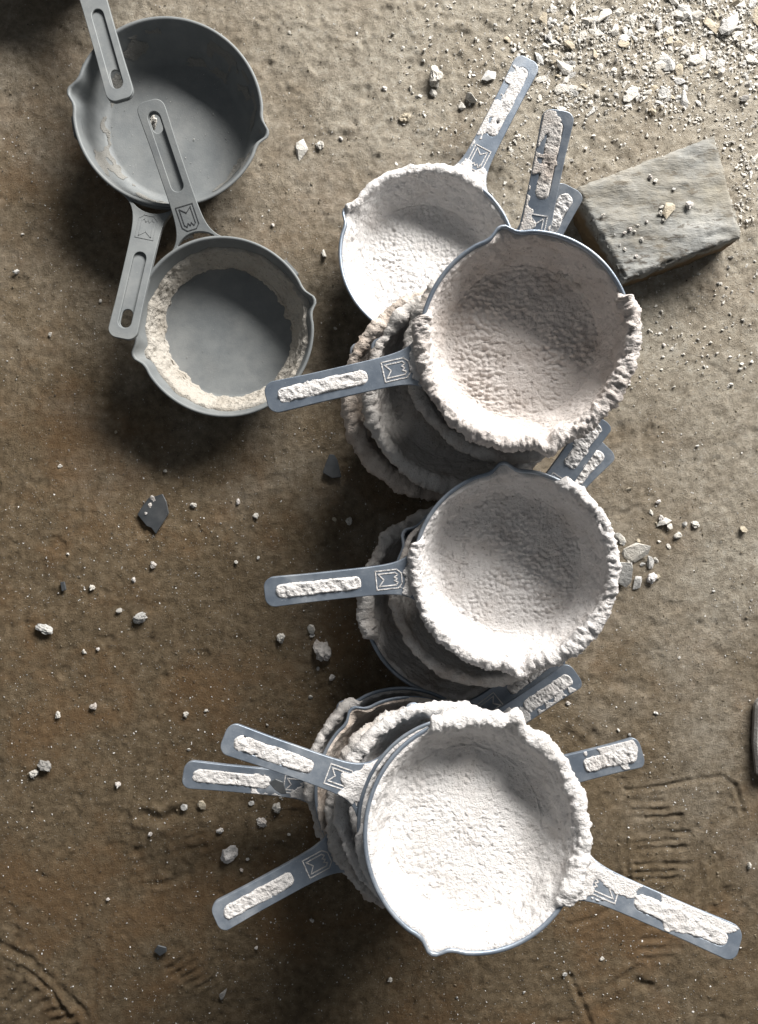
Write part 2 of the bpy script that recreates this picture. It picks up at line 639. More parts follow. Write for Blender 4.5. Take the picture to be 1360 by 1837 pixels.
def coat_mesh(mat, seed, wrap, res=1.0, t_floor=0.0022, t_wall=0.0035, lump=0.0045, floor_amp=0.0016, ripple=(1, 1, 1), start=None, end=None,
              holes=None, thin=False, spin=0.0, wall_amp=0.0014, lip=1.0):
    """wrap(theta)->arc length past the inner rim edge where the crust stops"""
    seg = int(400 * res)
    nr = int(140 * res)
    th = np.linspace(0, 2 * math.pi, seg, endpoint=False)
    circ = np.stack([np.cos(th), np.sin(th), np.zeros(seg)], 1)
    e = wrap(th) + 0.0009 * fbm(circ * 30 + seed, 4, seed, 0.8)
    s1 = ARC_RIM + e if end is None else end(th) + 0.004 * fbm(circ * 7 + seed, 3, seed + 3, 0.6)
    s0 = np.zeros(seg) if start is None else start(th) + 0.005 * fbm(circ * 8 + seed, 3, seed + 5, 0.6)
    u = np.linspace(0, 1, nr)
    if start is None:
        u = u ** 0.85
    Sx = s0[None, :] + (s1 - s0)[None, :] * u[:, None]
    # denser sampling of the position on the profile
    fa = np.linspace(0, _arc[-1], 900)
    pr = np.interp(fa, _arc, _path[:, 0])
    pz = np.interp(fa, _arc, _path[:, 1])
    kern = np.ones(25) / 25
    prs = np.convolve(np.pad(pr, 12, mode='edge'), kern, 'valid')
    pzs = np.convolve(np.pad(pz, 12, mode='edge'), kern, 'valid')
    k2 = np.hanning(111)
    k2 /= k2.sum()
    prw = np.convolve(np.pad(pr, 55, mode='edge'), k2, 'valid')
    pzw = np.convolve(np.pad(pz, 55, mode='edge'), k2, 'valid')
    wmix = sstep(0.125, 0.14, fa) if not thin else 1.0
    tr = np.gradient(prs) * wmix + np.gradient(prw) * (1 - wmix)
    tz = np.gradient(pzs) * wmix + np.gradient(pzw) * (1 - wmix)
    tr[:30], tz[:30] = 1.0, 0.0
    L = np.hypot(tr, tz) + 1e-9
    nrm_r, nrm_z = -tz / L, tr / L
    R = np.interp(Sx, fa, pr)
    Z = np.interp(Sx, fa, pz)
    NR = np.interp(Sx, fa, nrm_r)
    NZ = np.interp(Sx, fa, nrm_z)
    T = np.broadcast_to(th[None, :], Sx.shape)
    sp = spout(T, Z) * (R > 0.09) * lip
    R = R + sp
    Z = Z - 0.18 * np.clip(sp, 0, 1)
    X, Y = R * np.cos(T), R * np.sin(T)
    p = np.stack([X.ravel(), Y.ravel(), Z.ravel()], 1)
    wr0 = sstep(0.0, 0.008, np.broadcast_to(e[None, :], Sx.shape))
    off = (t_wall + lump * wr0 * np.exp(-((Sx - ARC_RIM - 0.004) / 0.0115) ** 2)) * (Sx > ARC_FLOOR)
    p = np.stack([((R + NR * off) * np.cos(T)).ravel(), ((R + NR * off) * np.sin(T)).ravel(), (Z + NZ * off).ravel()], 1)
    cs, sn = math.cos(spin), math.sin(spin)
    pw = np.stack([p[:, 0] * cs - p[:, 1] * sn, p[:, 0] * sn + p[:, 1] * cs, p[:, 2]], 1)
    q = pw * np.array(ripple) + seed * 3.1
    n_small = fbm(q * 120, 3, seed, 0.55).reshape(Sx.shape)
    dimple = (1.0 - 2.0 * np.clip(worley(q * 135 + 0.35 * fbm(q * 60, 2, seed)[:, None], seed), 0, 1)).reshape(Sx.shape)
    n_mid = fbm(pw * 48 + seed, 2, seed + 9).reshape(Sx.shape)
    n_big = fbm(pw * 17 + seed, 2, seed + 19).reshape(Sx.shape)
    pits = fbm(pw * 190 + seed, 2, seed + 29).reshape(Sx.shape)
    fl = 1 - sstep(ARC_FLOOR - 0.014, ARC_FLOOR + 0.016, Sx)
    rim = np.exp(-((Sx - ARC_RIM - 0.004) / 0.0115) ** 2)
    wr = sstep(0.0, 0.008, np.broadcast_to(e[None, :], Sx.shape))
    t = fl * (t_floor + floor_amp * np.clip(0.85 + 0.9 * n_big, 0.25, 1.6) * (0.55 * n_small + 0.9 * dimple + 0.35 * n_mid)) + (1 - fl) * (t_wall + 0.5 * t_wall * n_mid + wall_amp * n_small)
    gran = fbm(pw * 185 + seed, 3, seed + 39, 0.75).reshape(Sx.shape)
    knob = np.abs(fbm(pw * 105 + seed * 2, 2, seed + 49).reshape(Sx.shape))
    t = t + rim * wr * (lump * (0.70 + 0.45 * n_big + 0.15 * n_mid) + min(1.1, lump / 0.0058) * (0.0031 * gran + 0.0016 * (0.5 - knob)))
    t = t + (0 if thin else 1) * np.clip(sp, 0, 1) * 0.55 * (1 - fl) * (1 - sstep(ARC_RIM - 0.012, ARC_RIM, Sx))
    t = t - (0.0012 if not thin else 0.0) * sstep(0.45, 0.8, pits)
    fillet = np.exp(-((Sx - ARC_FLOOR - 0.003) / 0.014) ** 2)
    t = t + (0.0025 + 0.35 * t_floor) * fillet * (0 if thin else 1)
    if thin:
        t = 0.0006 + 0.0002 * n_small
    t = np.maximum(t, 0.0004)
    # taper both borders into the metal
    edge = sstep(0, 0.0035, (s1[None, :] - Sx))
    if start is not None:
        edge = edge * sstep(0, 0.004, Sx - s0[None, :])
    t = t * (0.15 + 0.85 * np.sqrt(edge)) * (edge > 0) - 0.0008 * (edge <= 0)
    R2 = R + NR * t
    Z2 = Z + NZ * t
    v = np.stack([R2 * np.cos(T), R2 * np.sin(T), Z2], -1).reshape(-1, 3)
    i = np.arange(nr - 1)[:, None] * seg + np.arange(seg)[None, :]
    j = np.arange(nr - 1)[:, None] * seg + (np.arange(seg)[None, :] + 1) % seg
    f = np.stack([i.ravel(), j.ravel(), (j + seg).ravel(), (i + seg).ravel()], 1)
    if holes is not None:
        keep = holes(p, T.ravel(), Sx.ravel())
        f = f[keep[f].all(1)]
    me = mesh_np('crust', v, f)
    me.materials.append(mat)
    return me


# ---- paste left on a handle
def paste_mesh(mat, seed, k, fill=1.0, smear=0.0, side=0.0, root=0.0, fill_from=0.0, spill=0.0):
    xs = np.arange(0.126, HTIP, 0.0011)
    ys = np.arange(-0.046, 0.0461, 0.0011)
    X, Y = np.meshgrid(xs, ys)
    x, y = X.ravel(), Y.ravel()
    p = np.stack([x, y, np.full_like(x, seed * 1.7)], 1)
    n1 = fbm(p * 90, 3, seed)
    n2 = fbm(p * 32, 3, seed + 4)
    n3 = fbm(p * 260, 2, seed + 8)
    hw = half_w(x)
    tipd = np.hypot(np.maximum(x - (HTIP - 0.013), 0), np.maximum(np.abs(y) - (hw - 0.013), 0)) - 0.013
    inside = (np.abs(y) < hw - 0.0012) & ((x < HTIP - 0.014) | (tipd < -0.0012))
    cx = np.clip(x, SLOT0 + SLOTW, SLOT1 - SLOTW)
    d = np.hypot(x - cx, y) - SLOTW * (0.98 + 0.10 * fill) + 0.0016 * n1 + 0.0010 * n2 - spill * np.maximum(n2, 0) * 0.008
    lim = SLOT0 + (SLOT1 - SLOT0) * fill_from
    h1 = np.where((d < 0) & (x > lim), np.minimum(-d / 0.0022, 1) * (0.0016 + 0.0012 * n1 + 0.0006 * n3) * fill - 0.0004, -1.0)
    b = n2 * 0.50 + n1 * 0.12 + smear * 1.25 + side * (y / 0.02) - np.maximum(0, 0.25 - (HTIP - x) / 0.08) * 0.8
    h2 = np.where(b > 0.52, 0.0007 + 0.0002 * n1, -1.0)
    rr = np.hypot(x, y) - RIM_R
    c = n2 * 0.5 + n1 * 0.25 + root * np.exp(-(rr / 0.028) ** 2) - 0.35
    h3 = np.where(c > 0.15, 0.0008 + 0.0030 * np.clip(c - 0.15, 0, 1) + 0.0006 * n1, -1.0)
    h = np.maximum(np.maximum(h1, h2), h3)
    h = np.where(inside & (rr > -0.001), h, -1.0)
    ok = h > 0
    z = np.where(ok, h, -0.0012)
    xk = stretch_x(x, k)
    z = z + (RIM_Z - 0.0045) + (xk - 0.128) * RISE
    # keep to the crescent opening's edge
    nxx = len(xs)
    i = (np.arange(len(ys) - 1)[:, None] * nxx + np.arange(nxx - 1)[None, :]).ravel()
    f = np.stack([i, i + 1, i + 1 + nxx, i + nxx], 1)
    f = f[ok[f].any(1)]
    if len(f) == 0:
        return []
    lab = np.arange(len(x))
    for _ in range(400):                          # label connected patches
        m4 = lab[f].min(1)
        new = lab.copy()
        for c_ in range(4):
            np.minimum.at(new, f[:, c_], m4)
        if (new == lab).all():
            break
        lab = new
    out = []
    fl_ = lab[f[:, 0]]
    for g in np.unique(fl_):
        fg = f[fl_ == g]
        if len(fg) < 22:
            continue
        used, inv = np.unique(fg.ravel(), return_inverse=True)
        v = np.stack([xk, y, z], 1)[used]
        me = mesh_np('paste', v, inv.reshape(-1, 4))
        me.materials.append(mat)
        out.append(me)
    return out


def lug_mesh(mat, ang):
    bm = bmesh.new()
    bmesh.ops.create_cube(bm, size=1)
    bmesh.ops.scale(bm, vec=(0.014, 0.030, 0.012), verts=bm.verts)
    bmesh.ops.bevel(bm, geom=bm.edges[:], offset=0.0015, segments=2, affect='EDGES')
    bmesh.ops.translate(bm, vec=(0.1295, 0, 0.0475), verts=bm.verts)
    bmesh.ops.rotate(bm, cent=(0, 0, 0), matrix=Matrix.Rotation(ang, 3, 'Z'), verts=bm.verts)
    me = bpy.data.meshes.new('lug')
    bm.to_mesh(me)
    bm.free()
    me.materials.append(mat)
    return me


def skillet(label, c, z, tip, tilt=(0, 0), s=1.0, mat=None, crust=None, paste=None, emblem='white', lug=None, seed=1, group=None):
    """c: photo pixel of the rim centre, z: its height, tip: photo pixel of the handle end"""
    n = Vector((tilt[0], tilt[1], 1)).normalized()
    rc = W(c[0], c[1], z)
    loc = rc - n * (RIM_Z * s)
    az = math.atan2(-(tip[1] - c[1]), tip[0] - c[0])
    want = az
    k = 1.0

    def frame(a):
        d = Vector((math.cos(a), math.sin(a), 0))
        x = (d - n * d.dot(n)).normalized()
        y = n.cross(x)
        return Matrix(((x.x, y.x, n.x), (x.y, y.y, n.y), (x.z, y.z, n.z)))
    for _ in range(8):
        R = frame(az)
        tl = 0.195 + (HTIP - 0.195) * k
        t = loc + R @ (Vector((tl, 0, float(top_z(tl)))) * s)
        q = P(t)
        got = math.atan2(-(q[1] - c[1]), q[0] - c[0])
        az += (want - got + math.pi) % (2 * math.pi) - math.pi
        k = min(1.22, max(0.62, k * (1 + 0.9 * (math.hypot(tip[0] - c[0], tip[1] - c[1]) / math.hypot(q[0] - c[0], q[1] - c[1]) - 1))))
    R = frame(az)
    root = bpy.data.objects.new('skillet', None)
    root.empty_display_size = 0.05
    root.location = loc
    root.rotation_euler = R.to_euler()
    root.scale = (s, s, s)
    COL.objects.link(root)
    tag(root, label, 'skillet', group)
    obj('body', body_mesh(mat), None, root)
    h = obj('handle', handle_mesh(mat, k), None, root)
    em = emblem_mesh(M_white if emblem == 'white' else M_mark_dark if emblem == 'dark' else mat, 0.0016 if emblem == 'white' else 0.0013, 0.0006)
    obj('emblem', em, None, h)
    if lug is not None:
        obj('lug', lug_mesh(mat, math.radians(lug) - az), None, root)
    if crust:
        cm = dict(crust)
        m_ = cm.pop('mat')
        arcs = cm.pop('bare', [])
        over = cm.pop('over', 0.016)
        under = cm.pop('under', -0.0012)

        def wrap(th):
            img = np.degrees(th + az) % 360
            b = np.zeros_like(th)
            for a0, a1 in arcs:
                mid, half = (a0 + a1) / 2, (a1 - a0) / 2
                d = np.abs((img - mid + 180) % 360 - 180)
                b = np.maximum(b, 1 - sstep(half - 6, half + 4, d))
            return over * (1 - b) + under * b
        obj('crust', coat_mesh(m_, seed, wrap, spin=az, **cm), None, root)
    if paste:
        pm = dict(paste)
        m_ = pm.pop('mat')
        for me in paste_mesh(m_, seed, k, **pm):
            obj('paste', me, None, h)
    return root


# ------------------------------------------------------------------ bare skillets (left)
def ring_start(th):
    return ARC_FLOOR - 0.004 + 0.004 * np.sin(th * 2 + 1)


def ring_end(th):
    return ARC_RIM - 0.016 + 0.006 * np.sin(th - 2.6)


def dust_holes(p, th, s_):
    n = fbm(p * 26, 3, 3)
    return n > 0.12


G_BARE = 'bare grey skillets'
skillet('bare skillet with only its handle in view, reaching over the larger bare pan', (103, -212), 0.075, (226, 205), (0.02, 0.02), 1.0,
        M_bare, emblem='dark', seed=2)
L1 = skillet('larger bare grey skillet with clean flat floor, two skillet handles lying across it', (302, 200), 0.080, (217, 607), (0.06, -0.02), 1.05,
             M_bare, dict(mat=M_dust, start=lambda th: np.full_like(th, ARC_FLOOR - 0.002), end=lambda th: np.full_like(th, ARC_RIM - 0.012),
                          thin=True, holes=dust_holes, res=0.8), emblem='plain', lug=188, seed=4)
L2 = skillet('bare grey skillet with sandy crust ring inside its wall, handle across larger pan', (402, 587), 0.074, (266, 180), (0.07, -0.07), 1.0,
             M_bare, dict(mat=M_sand, start=ring_start, end=ring_end, t_wall=0.0042, wall_amp=0.0022, res=1.3), emblem='dark', lug=43, seed=6)

# ------------------------------------------------------------------ crusted skillets (right)
PW = dict(mat=M_white)
# leaning stack against the pale pan
skillet('white crusted skillet lying under the leaning stack, long handle beside the upright handle', (768, 455), 0.072, (950, 105), (0.05, 0.06), 1.0, M_blue,
        dict(mat=M_white, bare=[(150, 255), (5, 52)], under=-0.001, over=0.012, lump=0.003, floor_amp=0.0020, res=1.15),
        dict(mat=M_white, fill=1.0, smear=0.30, side=0.25, root=0.9, spill=0.6), seed=11)
skillet('lowest grey crusted skillet of the leaning stack, resting on the white pan', (800, 712), 0.110, (997, 342), (0.10, -0.22), 1.07, M_blue,
        dict(mat=M_tan, over=0.0115, lump=0.0085, res=0.75, lip=0.2), PW, seed=12)
skillet('second crusted skillet of the leaning stack with short handle end showing by the block', (838, 702), 0.150, (1025, 338), (0.04, -0.16), 1.03, M_blue,
        dict(mat=M_grey, over=0.0115, lump=0.0075, res=0.75, lip=0.2), dict(mat=M_white, fill=1.1, smear=0.2, spill=0.5), seed=13)
skillet('third crusted skillet of the leaning stack, its dusty handle pointing straight up past the block', (915, 640), 0.200, (1004, 198), (-0.06, -0.12), 1.0, M_blue,
        dict(mat=M_grey, over=0.0115, lump=0.0075, bare=[(60, 120)], res=0.75, lip=0.2), dict(mat=M_grey, fill=0.7, smear=0.35, side=0.25, root=0.5), seed=14, lug=130)
skillet('topmost skillet of the leaning stack, deep shaded bowl with thick ragged white rim', (942, 608), 0.255, (477, 716), (-0.08, -0.12), 1.0, M_blue,
        dict(mat=M_brown, bare=[(22, 168)], over=0.0135, lump=0.0064, floor_amp=0.0021, ripple=(0.8, 1.15, 1), res=1.25),
        dict(mat=M_white, fill=1.2, smear=0.10, side=0.30, root=0.7, spill=0.5), seed=15)

# middle stack
skillet('lowest crusted skillet of the middle stack, its handle tip clear of the others', (826, 1082), 0.085, (1088, 803), (0.06, -0.05), 1.08, M_blue,
        dict(mat=M_grey, over=0.0115, lump=0.0075, bare=[(200, 250)], res=0.8, lip=0.2), dict(mat=M_white, fill=1.1, smear=0.05, root=0.5, spill=0.6), seed=21)
skillet('second crusted skillet of the middle stack, handle tucked under the leaning stack', (876, 1054), 0.148, (1048, 798), (0.02, -0.02), 1.0, M_blue,
        dict(mat=M_grey, over=0.0115, lump=0.004, bare=[(95, 175)], under=0.004, res=0.8, lip=0.2), dict(mat=M_white, fill=1.3, smear=0.3, root=1.3, spill=0.4), seed=22)
skillet('topmost skillet of the middle stack, pitted pale floor and heavy white lip', (920, 1020), 0.208, (474, 1064), (-0.08, -0.07), 0.99, M_blue,
        dict(mat=M_cream, bare=[(62, 166)], over=0.0135, lump=0.0058, floor_amp=0.0019, ripple=(0.95, 1.1, 1), res=1.25),
        dict(mat=M_white, fill=1.3, smear=-0.3, root=0.7, spill=0.2), seed=23)

# fanned stack
skillet('lowest crusted skillet of the fanned stack, handle under a chip of dark scale', (728, 1436), 0.070, (328, 1389), (0.03, 0.02), 1.0, M_blue,
        dict(mat=M_grey, over=0.0115, lump=0.0085, res=0.75, lip=0.2), dict(mat=M_white, fill=1.2, smear=0.18, side=0.25, root=0.7, spill=0.7), seed=31)
skillet('second skillet of the fanned stack, dark handle hidden under the middle stack', (720, 1398), 0.104, (1003, 1172), (0.05, 0.03), 1.0, M_blue,
        dict(mat=M_grey, over=0.0115, lump=0.004, bare=[(60, 120)], res=0.75, lip=0.2), dict(mat=M_white, fill=0.8, smear=0.0), seed=32)
skillet('third skillet of the fanned stack, white pasted handle near the middle stack', (734, 1420), 0.135, (1033, 1210), (0.06, 0.05), 1.0, M_blue,
        dict(mat=M_tan, over=0.006, lump=0.003, bare=[(90, 190)], under=0.002, res=0.75), dict(mat=M_white, fill=1.2, smear=0.40, side=-0.25, spill=0.8), seed=33)
skillet('fourth skillet of the fanned stack, handle shadowed on the dark soil', (768, 1452), 0.162, (386, 1650), (0.06, 0.06), 1.0, M_blue,
        dict(mat=M_grey, over=0.0115, lump=0.0075, res=0.75, lip=0.2), dict(mat=M_white, fill=1.3, smear=-0.3, spill=0.2), seed=34)
skillet('fifth skillet of the fanned stack, pasted handle pointing at the boot print', (790, 1450), 0.198, (1147, 1350), (0.05, 0.08), 1.0, M_blue,
        dict(mat=M_white, over=0.0115, lump=0.0055, res=0.8, lip=0.2), dict(mat=M_white, fill=1.2, smear=0.38, side=0.15, spill=0.8), seed=35)
skillet('second from top of the fanned stack, handle stamped with a clear white emblem', (828, 1478), 0.240, (401, 1322), (0.05, 0.13), 1.0, M_blue,
        dict(mat=M_white, over=0.012, lump=0.003, bare=[(95, 185)], under=0.002, res=0.8), dict(mat=M_white, fill=1.2, smear=0.02, side=-0.22, root=0.75, spill=0.4),
        seed=36)
skillet('topmost skillet of the fanned stack, brilliant white floor, broad pasted handle over boot prints', (853, 1494), 0.285, (1328, 1697), (0.11, 0.21), 1.03, M_blue,
        dict(mat=M_white, bare=[(112, 322)], under=0.0005, over=0.012, lump=0.0045, t_floor=0.008, floor_amp=0.0013, t_wall=0.005, res=1.25),
        dict(mat=M_white, fill=1.1, smear=0.36, side=0.35, root=1.0, spill=0.8), seed=37)

# ------------------------------------------------------------------ weathered block
def block_mesh():
    zt = 0.062
    c = [W(1030, 336, zt), W(1284, 240, zt), W(1333, 424, zt), W(1122, 503, zt)]
    nu, nv, nw = 70, 46, 16
    verts, faces = [], []

    def face(fn, a, b):
        base = sum(len(v) for v in verts)
        U, V = np.meshgrid(np.linspace(0, 1, a), np.linspace(0, 1, b))
        verts.append(fn(U.ravel(), V.ravel()))
        i = (np.arange(b - 1)[:, None] * a + np.arange(a - 1)[None, :]).ravel()
        faces.append(np.stack([i, i + 1, i + 1 + a, i + a], 1) + base)
    C = [np.array(q) for q in c]

    def top(u, v, z=None):
        u, v = u[:, None], v[:, None]
        return (C[0] * (1 - u) + C[1] * u) * (1 - v) + (C[3] * (1 - u) + C[2] * u) * v
    face(lambda u, v: top(u, 1 - v), nu, nv)
    for (p, q) in ((0, 3), (3, 2), (2, 1), (1, 0)):
        def side(u, v, p=p, q=q):
            b = C[p][None] * (1 - u[:, None]) + C[q][None] * u[:, None]
            b = b.copy()
            b[:, 2] = zt * v - 0.006 * (1 - v)
            return b
        face(side, nu, nw)
    v = np.concatenate(verts)
    f = np.concatenate(faces)
    # shared position-based displacement keeps the corners together
    ctr = sum(C) / 4
    rel = v - ctr
    edge_t = sstep(0.010, 0.0, zt - v[:, 2])
    n1 = fbm(v * 40, 3, 8)
    n2 = fbm(v * 120, 2, 18)
    n3 = fbm(v * np.array((20, 90, 60)), 3, 28)
    out = rel.copy()
    out[:, 2] = 0
    out /= np.linalg.norm(out, axis=1)[:, None] + 1e-9
    L = np.linalg.norm(rel[:, :2], axis=1)
    v = v + out * (0.0030 * n1 + 0.0020 * n2)[:, None] * sstep(0.02, 0.08, L)[:, None]
    v[:, 2] += (0.0012 * n1 + 0.0020 * n3 + 0.0008 * n2) * sstep(0.02, 0.05, v[:, 2])
    # worn arris
    uvd = np.full(len(v), 1.0)
    for p, q in ((0, 1), (1, 2), (2, 3), (3, 0)):
        uvd = np.minimum(uvd, seg_dist(v[:, 0], v[:, 1], [C[p][:2], C[q][:2]]))
    chip = sstep(0.006, 0.0, uvd) * edge_t
    v[:, 2] -= chip * (0.002 + 0.007 * np.clip(n1 + n2, 0, 1))
    v -= out * (chip * (0.001 + 0.006 * np.clip(n1 + n2, 0, 1)))[:, None]
    me = mesh_np('weathered_block', v, f)
    bm = bmesh.new()
    bm.from_mesh(me)
    bmesh.ops.remove_doubles(bm, verts=bm.verts, dist=0.0003)
    bmesh.ops.recalc_face_normals(bm, faces=bm.faces)
    bm.to_mesh(me)
    bm.free()
    return me


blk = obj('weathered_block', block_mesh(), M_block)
tag(blk, 'weathered grey block with chipped edges and crumbs on top beside the leaning stack', 'block')

# ------------------------------------------------------------------ stones, chips, crumbs
def chip_mesh(seed, flat=0.55, count=13):
    r = np.random.default_rng(seed)
    bm = bmesh.new()
    for k in range(count):
        d = r.normal(size=3)
        d /= np.linalg.norm(d)
        d *= r.uniform(0.8, 1.05)
        bm.verts.new((d[0] * 0.5, d[1] * 0.5 * r.uniform(0.6, 0.85), d[2] * 0.5 * flat))
    res = bmesh.ops.convex_hull(bm, input=bm.verts)
    junk = [g for g in res['geom_interior'] if isinstance(g, bmesh.types.BMVert)]
    bmesh.ops.delete(bm, geom=junk, context='VERTS')
    bmesh.ops.recalc_face_normals(bm, faces=bm.faces)
    me = bpy.data.meshes.new('stone_chip')
    bm.to_mesh(me)
    bm.free()
    return me


def crumb_mesh(seed):
    bm = bmesh.new()
    bmesh.ops.create_icosphere(bm, subdivisions=3, radius=0.5)
    p = np.array([v.co[:] for v in bm.verts])
    n = fbm(p * 2.2 + seed * 5, 3, seed, 0.6)
    n2 = fbm(p * 6 + seed * 5, 3, seed + 3, 0.8)
    p = p * (1 + 0.55 * n + 0.30 * n2)[:, None]
    p[:, 2] *= 0.62
    p[:, 1] *= 0.78
    for v, q in zip(bm.verts, p):
        v.co = q
    for f in bm.faces:
        f.smooth = False
    me = bpy.data.meshes.new('plaster_crumb')
    bm.to_mesh(me)
    bm.free()
    return me


def mat_copies(mesh, mats):
    out = []
    for m_ in mats:
        c_ = mesh.copy()
        c_.materials.append(m_)
        out.append(c_)
    return out


CHIPS = [m for k in range(9) for m in mat_copies(chip_mesh(100 + k, random.uniform(0.45, 0.8)), (M_stone, M_stone, M_stone, M_pale, M_pale, M_stone2))]
CRUMBS = [m for k in range(6) for m in mat_copies(crumb_mesh(40 + k), (M_grey, M_stone))] + CHIPS[:10]

pan_spots = [(302, 200, 180), (402, 587, 168), (768, 455, 165), (800, 712, 190), (942, 608, 205), (826, 1082, 185), (920, 1020, 195), (725, 1420, 180),
             (853, 1494, 210)]


def free(px, py, pad=0):
    if any(math.hypot(px - a, py - b) < r + pad for a, b, r in pan_spots):
        return False
    if 1015 < px < 1340 and 235 < py < 510:
        u = (px - 1030) / 300
        if 336 - 96 * u - 8 < py < 510 - 80 * u + 20:
            return False
    return True


def put(name, me, px, py, size, label, cat, group=None, z=None, rot=None, squash=None, sink=0.18):
    o = bpy.data.objects.new(name, me)
    COL.objects.link(o)
    g = W(px, py)
    if z is None:
        z = ground_z(g.x, g.y)
    else:
        g = W(px, py, z)
    sc = squash or (1, 1, 1)
    o.location = (g.x, g.y, z + size * 0.22 * sc[2] * (1 - sink))
    o.scale = (size * sc[0], size * sc[1], size * sc[2])
    o.rotation_euler = (random.uniform(-.3, .3), random.uniform(-.3, .3), random.uniform(0, 6.28) if rot is None else rot)
    tag(o, label, cat, group)
    return o


PXM = (H) / F                                    # metres per photo pixel on the ground
# singled-out pieces
def chipm(k, m):
    c_ = chip_mesh(300 + k, 0.5)
    c_.materials.append(m)
    return c_


put('stone_flake', chipm(1, M_stone), 541, 268, 48 * PXM, 'long pale grey stone flake lying beside the larger bare pan', 'stone', rot=1.35, squash=(1, .75, .5))
put('pebble', crumb_mesh(61), 781, 143, 30 * PXM, 'rounded grey pebble standing on the pale dust behind the white pan', 'stone', squash=(1, .9, 1.2)).data.materials.append(M_stone)
put('stone_chip', chipm(2, M_stone), 776, 167, 19 * PXM, 'small pale chip touching the rounded grey pebble', 'stone')
put('stone_chip', chipm(3, M_stone), 847, 177, 32 * PXM, 'upright angular pale chip between rounded pebble and long handle', 'stone', squash=(.9, .9, 1.3))
put('stone_chip', chipm(4, M_stone), 829, 190, 20 * PXM, 'small buff chip leaning at the upright angular chip', 'stone')
put('pebble', crumb_mesh(62), 727, 212, 18 * PXM, 'small tan pebble alone on the dust beside the white pan', 'stone').data.materials.append(M_stone2)
put('stone_chip', chipm(5, M_stone2), 1197, 378, 42 * PXM, 'tan triangular flake lying on top of the weathered block', 'stone', z=0.063, rot=0.9, squash=(1, .8, .35))
put('plaster_crumb', crumb_mesh(63), 578, 1170, 36 * PXM, 'largest lumpy grey crumb on soil below the middle stack handle', 'crumb').data.materials.append(M_grey)
put('plaster_crumb', crumb_mesh(64), 252, 1108, 24 * PXM, 'tall white crumb with dark underside on open brown soil', 'crumb', squash=(1.1, .75, 1)).data.materials.append(M_pale)
put('plaster_crumb', crumb_mesh(65), 81, 1130, 25 * PXM, 'lumpy white double crumb alone on the brown soil', 'crumb', squash=(1.2, .75, .8)).data.materials.append(M_pale)
put('plaster_crumb', crumb_mesh(66), 411, 1531, 30 * PXM, 'ragged white crumb above the shadowed handle of the fanned stack', 'crumb').data.materials.append(M_white)
put('stone_chip', chipm(6, M_stone3), 401, 1783, 26 * PXM, 'smooth grey chip lying alone on the dark soil', 'stone', rot=1.0, squash=(1, .7, .5))
put('stone_chip', chipm(7, M_stone), 582, 458, 24 * PXM, 'upright pale sliver between the bare pan and the white pan', 'stone', rot=1.7, squash=(1, .6, .9))
for k, (a, b, sz, rt, lb) in enumerate((
        (1119, 1026, 62, 1.45, 'flat grey slab chip propped against the middle stack'),
        (1138, 990, 60, 0.15, 'longest pale slab chip lying across the rubble by the middle stack'),
        (1142, 1046, 36, 0.9, 'small grey slab chip at the foot of the propped slab'),
        (1112, 966, 36, 2.4, 'buff slab chip tucked under the lip of the middle stack'),
        (1166, 1010, 34, 2.0, 'grey slab chip under the end of the longest slab chip'),
        (1190, 938, 32, 0.5, 'pale slab chip apart from the others beside the middle stack'))):
    put('stone_flake', chipm(40 + k, M_stone if k % 2 else M_pale), a, b, sz * PXM, lb, 'stone', rot=rt, squash=(1, .75, .5 if k else .8))
for k in range(16):
    put('rubble_chip', random.choice(CHIPS), random.gauss(1150, 28), random.gauss(985, 38), random.uniform(8, 17) * PXM,
        'small stone chip among the slab chips beside the middle stack', 'stone', 'chips among the slab chips', squash=(1.1, .9, .6), sink=0.4)
put('plaster_crumb', crumb_mesh(67), 1169, 1037, 18 * PXM, 'round white crumb beside the slab chips of the middle stack', 'crumb').data.materials.append(M_white)
put('pebble', crumb_mesh(68), 82, 1373, 22 * PXM, 'grey brown pebble next to a white crumb on open soil', 'stone').data.materials.append(M_stone3)
put('stone_chip', chipm(10, M_stone3), 1335, 178, 22 * PXM, 'dark grey pebble lying apart at the edge of the rubble', 'stone')


def flake(name, pts, z, th, mat, label, tilt=(0, 0)):
    bm = bmesh.new()
    w0 = [W(a, b, z) for a, b in pts]
    c = sum(w0, Vector()) / len(w0)
    vs = [bm.verts.new((q - c).xy.to_3d() + Vector((0, 0, th + tilt[0] * (q - c).x + tilt[1] * (q - c).y))) for q in w0]
    f = bm.faces.new(vs)
    r = bmesh.ops.extrude_face_region(bm, geom=[f])
    for v in [g for g in r['geom'] if isinstance(g, bmesh.types.BMVert)]:
        v.co.z -= th
    bmesh.ops.recalc_face_normals(bm, faces=bm.faces)
    bmesh.ops.bevel(bm, geom=bm.edges[:], offset=th * 0.25, segments=1, affect='EDGES')
    me = bpy.data.meshes.new(name)
    bm.to_mesh(me)
    bm.free()
    o = obj(name, me, mat)
    o.location = c
    tag(o, label, 'scale flake')
    return o


